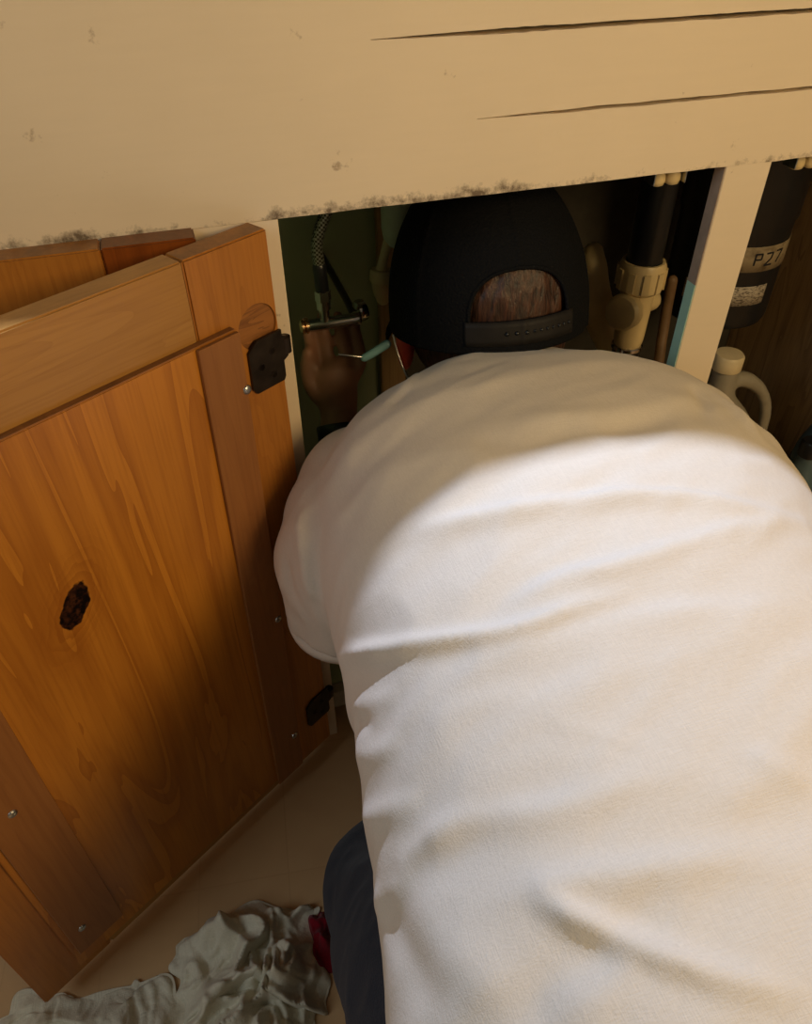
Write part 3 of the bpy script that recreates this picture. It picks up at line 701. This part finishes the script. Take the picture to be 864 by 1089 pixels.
FOLDS.append(([(0.0676, -0.4048, 0.5032), (0.0847, -0.4106, 0.5195), (0.1339, -0.4305, 0.5464), (0.1767, -0.4344, 0.557), (0.2174, -0.4409, 0.5608)], 0.0035, 0.011, 0.6))
FOLDS.append(([(0.1038, -0.4598, 0.5345), (0.1212, -0.4646, 0.5417), (0.1554, -0.4737, 0.5508), (0.1886, -0.4798, 0.5551), (0.2421, -0.4879, 0.5555)], 0.0042, 0.011, 0.6))
FOLDS.append(([(0.0392, -0.4091, 0.4512), (0.0412, -0.4444, 0.4713), (0.0453, -0.4731, 0.4889), (0.05, -0.4924, 0.4981)], -0.003, 0.012, 1.0))
FOLDS.append(([(0.0564, -0.4222, 0.4884), (0.0599, -0.4594, 0.5025), (0.0726, -0.4904, 0.5166), (0.0834, -0.5091, 0.5216)], 0.003, 0.014, 1.0))
FOLDS.append(([(0.1477, -0.3852, 0.5537), (0.1647, -0.4003, 0.5569), (0.1811, -0.4142, 0.5589), (0.2033, -0.4346, 0.5606)], 0.0012, 0.004, 0.7))
FOLDS.append(([(0.0866, -0.3461, 0.5221), (0.1241, -0.3568, 0.545), (0.1634, -0.3729, 0.5594)], 0.0012, 0.01, 0.7))
FOLDS.append(([(0.0504, -0.4047, 0.4785), (0.0661, -0.4093, 0.5016), (0.0874, -0.4123, 0.5211)], 0.002, 0.008, 0.7))
FOLDS.append(([(0.2412, -0.4399, 0.5612), (0.2515, -0.4507, 0.5593), (0.2591, -0.4665, 0.5563)], 0.003, 0.008, 0.7))
FOLDS.append(([(0.2078, -0.4561, 0.5586), (0.237, -0.4546, 0.5592), (0.2686, -0.4544, 0.5567)], 0.002, 0.012, 0.7))
FOLDS.append(([(0.0586, -0.1008, 0.4972), (0.0526, -0.1335, 0.4787), (0.0538, -0.1561, 0.4553), (0.0596, -0.1898, 0.4523)], 0.005, 0.009, 0.6))
FOLDS.append(([(0.0371, -0.1143, 0.4654), (0.0361, -0.1356, 0.44), (0.0468, -0.1555, 0.4212), (0.0601, -0.1669, 0.4092)], -0.004, 0.008, 1.0))
FOLDS.append(([(0.0319, -0.1178, 0.4472), (0.0315, -0.1128, 0.4054), (0.0361, -0.1342, 0.3882)], 0.003, 0.007, 1.0))
FOLDS.append(([(0.0843, -0.0788, 0.5207), (0.0951, -0.1298, 0.537), (0.0907, -0.1703, 0.5322)], -0.002, 0.015, 1.0))
FOLDS.append(([(0.1124, -0.0902, 0.5525), (0.0822, -0.1067, 0.522), (0.0681, -0.1265, 0.5005)], 0.002, 0.015, 1.0))
FOLDS.append(([(0.4415, -0.1204, 0.5508), (0.443, -0.1508, 0.5497), (0.4364, -0.1913, 0.5489)], 0.005, 0.009, 1.0))
FOLDS.append(([(0.4153, -0.1214, 0.5623), (0.4016, -0.1511, 0.568), (0.3776, -0.1789, 0.5721)], -0.004, 0.008, 1.0))
FOLDS.append(([(0.0549, -0.2668, 0.4436), (0.0654, -0.299, 0.4902), (0.0808, -0.3154, 0.5143)], 0.002, 0.007, 0.8))
FOLDS.append(([(0.0542, -0.2921, 0.4561), (0.0637, -0.3172, 0.4905)], -0.003, 0.006, 1.0))
FOLDS.append(([(0.0496, -0.3145, 0.4531), (0.0589, -0.3334, 0.484), (0.0741, -0.3473, 0.5089)], 0.003, 0.008, 0.8))
FOLDS.append(([(0.0443, -0.3526, 0.4384), (0.054, -0.3724, 0.4795), (0.0736, -0.3862, 0.509)], 0.0045, 0.009, 0.8))
FOLDS.append(([(0.0381, -0.4017, 0.4276), (0.0443, -0.415, 0.4654), (0.0599, -0.42, 0.4931)], 0.003, 0.009, 0.8))
#FOLDS_END
def fold_disp(X, Y, Z, NZ):
    D = np.zeros(len(X))
    for pts, h, wd, asym in FOLDS:
        pts = np.array(cr(list(pts), 8)) if len(pts) > 2 else np.array(pts, float)
        best = np.full(len(X), 9.); side = np.zeros(len(X)); par = np.zeros(len(X)); N = len(pts) - 1
        for i in range(N):
            a = pts[i]; b_ = pts[i + 1]; d = b_ - a; L2 = d @ d + 1e-12
            t = np.clip(((X - a[0]) * d[0] + (Y - a[1]) * d[1] + (Z - a[2]) * d[2]) / L2, 0, 1)
            dx = X - (a[0] + t * d[0]); dy = Y - (a[1] + t * d[1]); dz = Z - (a[2] + t * d[2]); ds = np.sqrt(dx * dx + dy * dy + dz * dz)
            m_ = ds < best; best[m_] = ds[m_]; par[m_] = (i + t[m_]) / N; side[m_] = np.sign(d[0] * dy - d[1] * dx)[m_]
        taper = np.clip(np.minimum(par / .18 + .25, (1 - par) / .35), 0, 1) ** .8
        wloc = np.where(side > 0, max(wd * asym, .0052), wd)
        D += h * np.exp(-(best / wloc) ** 2) * taper
    return D
nv = len(me.vertices); co = np.empty(nv * 3); me.vertices.foreach_get('co', co); co = co.reshape(-1, 3)
nr = np.empty(nv * 3); me.vertex_normals.foreach_get('vector', nr); nr = nr.reshape(-1, 3)
X, Y, Z = co.T
top_m = np.clip((nr[:, 2] + .35) / .5, 0, 1)
D = fold_disp(X, Y, Z, nr[:, 2]) * top_m
for i in range(nv):
    x, y, z = co[i]
    # long soft drapes running across the back, plus loose side ripples
    u = x * .94 + y * .18; vv = y * .97 - x * .24
    D[i] += .0026 * noise.noise(Vector((u * 5, vv * 24, z * 6))) + .0012 * noise.noise(Vector((u * 14 + 9, vv * 52, z * 14)))
    n1 = noise.noise(Vector((u * 9 + 3, vv * 17, z * 9 + 5))); D[i] += .0022 * (.5 - abs(n1)) * 2 + .0011 * (.5 - abs(noise.noise(Vector((u * 15 + vv * 8, vv * 38 - u * 9, z * 15))))) * 2
    edge_ = max(0, 1 - abs(nr[i, 2]) * 1.6)
    D[i] += edge_ * .0028 * noise.noise(Vector((x * 8, y * 30 - z * 12, z * 9)))
ed = np.empty(len(me.edges) * 2, dtype=np.int64); me.edges.foreach_get('vertices', ed); ed = ed.reshape(-1, 2)
deg = np.bincount(ed.ravel(), minlength=nv).astype(float)
for _ in range(3):
    acc = np.bincount(ed[:, 0], weights=D[ed[:, 1]], minlength=nv) + np.bincount(ed[:, 1], weights=D[ed[:, 0]], minlength=nv)
    D = .45 * D + .55 * acc / np.maximum(deg, 1)
co += nr * D[:, None]
me.vertices.foreach_set('co', co.ravel()); me.update()
shirt = attach('t_shirt', me, M_shirt); shirt['label'] = 'plain white cotton t-shirt'
# hem bands on the sleeves and a ribbed collar
def hemring(c, r, ax, nm, mat=M_shirt):
    bm = bmesh.new(); lathe(bm, [(r - .006, -.006), (r + .0010, -.0065), (r + .0018, 0), (r + .0010, .007), (r - .006, .0075)], c, ax, 44)
    me = bpy.data.meshes.new(nm); bmesh.ops.recalc_face_normals(bm, faces=bm.faces); bm.to_mesh(me); bm.free(); return attach(nm, me, mat, shirt)
hemring((.092, -.108, .371), .060, (-.06, -.03, 1), 'sleeve_hem'); hemring((.485, -.068, .342), .058, (.06, 0, 1), 'sleeve_hem')

# --- trousers
bm = bmesh.new()
tube(bm, [(.145, -.60, .41, .118), (.31, -.60, .41, .118)], seg=26)
tube(bm, [(.155, -.665, .405, .125), (.30, -.665, .405, .125)], seg=26); tube(bm, [(.145, -.69, .40, .110), (.145, -.62, .36, .105)], seg=26); tube(bm, [(.30, -.69, .40, .110), (.30, -.62, .36, .105)], seg=26)
for K, hx in ((KL, .140), (KR, .305)):
    tube(bm, [(hx, -.575, .39, .115), ((hx + K[0]) / 2 - .012, -.42, .265, .092), (K[0] + .002, K[1] - .05, .12, .070), (*K, .062)], seg=26)
    tube(bm, [(*K, .060), (K[0] + .01, -.42, .072, .066), (K[0] + .02, -.64, .055, .052)], seg=22)
me = fuse(bm, .006, 6, .6)
for v_ in me.vertices:
    c = v_.co; q = Vector((c.x * 22, c.y * 12, c.z * 12)); v_.co += v_.normal * (.006 * noise.noise(q) + .003 * (.5 - abs(noise.noise(q * 2.3))))
    if v_.co.z < .004: v_.co.z = .004
attach('trousers', me, M_denim)['label'] = 'dark navy denim trousers'
for K in (KL, KR):
    bm = bmesh.new(); tube(bm, [(K[0] + .02, -.66, .052, .042), (K[0] + .022, -.70, .06, .044), (K[0] + .022, -.735, .085, .036)], seg=18); tube(bm, [(K[0] + .02, -.66, .045, .036), (K[0] + .02, -.71, .05, .038), (K[0] + .02, -.725, .10, .036)], seg=16)
    me = fuse(bm, .005, 3); attach('shoe', me, M_black)

# ---------------------------------------------------------------- rags on the floor
def rag(name, label, cat, outline_c, rx, ry, hgt, seed, mat, n=110, peaks=(), rz=0.):
    bm = bmesh.new(); G = []
    for i in range(n + 1):
        row = []
        for j in range(n + 1):
            u = i / n * 2 - 1; v_ = j / n * 2 - 1
            # square to blob
            x = u * math.sqrt(1 - v_ * v_ / 2.2); y = v_ * math.sqrt(1 - u * u / 2.2)
            rr = math.hypot(x, y); k_ = 1 + .20 * noise.noise(Vector((x * 1.6, y * 1.6, seed))) + .16 * noise.noise(Vector((x * 4.5, y * 4.5, seed)))
            wx = x * rx * k_; wy = y * ry * k_
            fx, fy = wx + .02 * noise.noise(Vector((wx * 14, wy * 14, seed))), wy + .02 * noise.noise(Vector((wx * 14, wy * 14, seed + 9)))
            fall = max(0, 1 - rr ** 5)
            wq = Vector((fx * 9, fy * 9, seed + 2)); ax_ = fx + .035 * noise.noise(wq); ay_ = fy + .035 * noise.noise(wq + Vector((5, 5, 5)))
            r1 = (1 - min(1, abs(noise.noise(Vector((ax_ * 15, ay_ * 24, seed)))) * 3.4)) ** 1.3
            r2 = (1 - min(1, abs(noise.noise(Vector((ax_ * 46, ay_ * 28, seed + 4)))) * 3.0)) ** 1.3
            r3 = (1 - min(1, abs(noise.noise(Vector((ax_ * 80, ay_ * 90, seed + 8)))) * 2.6))
            z = hgt * fall * (.20 + .50 * r1 + .26 * r2 + .07 * r3)
            fx += .016 * r1 * noise.noise(Vector((fx * 25, fy * 25, seed + 30))) ; fy -= .010 * r1
            for (px, py, ph, pr) in peaks:
                d_ = math.hypot(wx - px, wy - py) / pr
                z += ph * math.exp(-d_ * d_ * 1.6) * (.75 + .35 * r1 + .2 * r2)
            z = max(z, .0022 + .001 * r2)
            row.append(bm.verts.new((fx, fy, max(z, .002))))
        G.append(row)
    for i in range(n):
        for j in range(n): bm.faces.new((G[i][j], G[i + 1][j], G[i + 1][j + 1], G[i][j + 1]))
    me = bpy.data.meshes.new(name); bmesh.ops.recalc_face_normals(bm, faces=bm.faces); bm.to_mesh(me); bm.free()
    o = link(name, solid(me, .0014, -1), mat, None, True); o.location = outline_c; o.rotation_euler = (0, 0, rz)
    zmin = min(v.co.z for v in o.data.vertices); o.location.z = -zmin + .0003
    return tag(o, label, cat)
rag('cleaning_rag', 'grey crumpled cloth heaped on the tan floor beside the kneeling leg', 'cloth', (-.080, -.270, 0), .088, .080, .048, 3.3, M_rag, 170, ((-.022, .045, .045, .030), (.035, -.01, .030, .035), (-.02, -.03, .02, .04)))
rag('cleaning_rag', 'long grey beige cloth spread flat under the corner of the open door', 'cloth', (-.278, -.292, 0), .134, .075, .026, 12.1, M_rag, 150)
rag('red_cloth', 'small dark red cloth between the grey rag and the kneeling leg', 'cloth', (.012, -.262, 0), .026, .030, .05, 21.7, M_red, 60, ((0, 0, .03, .014),))
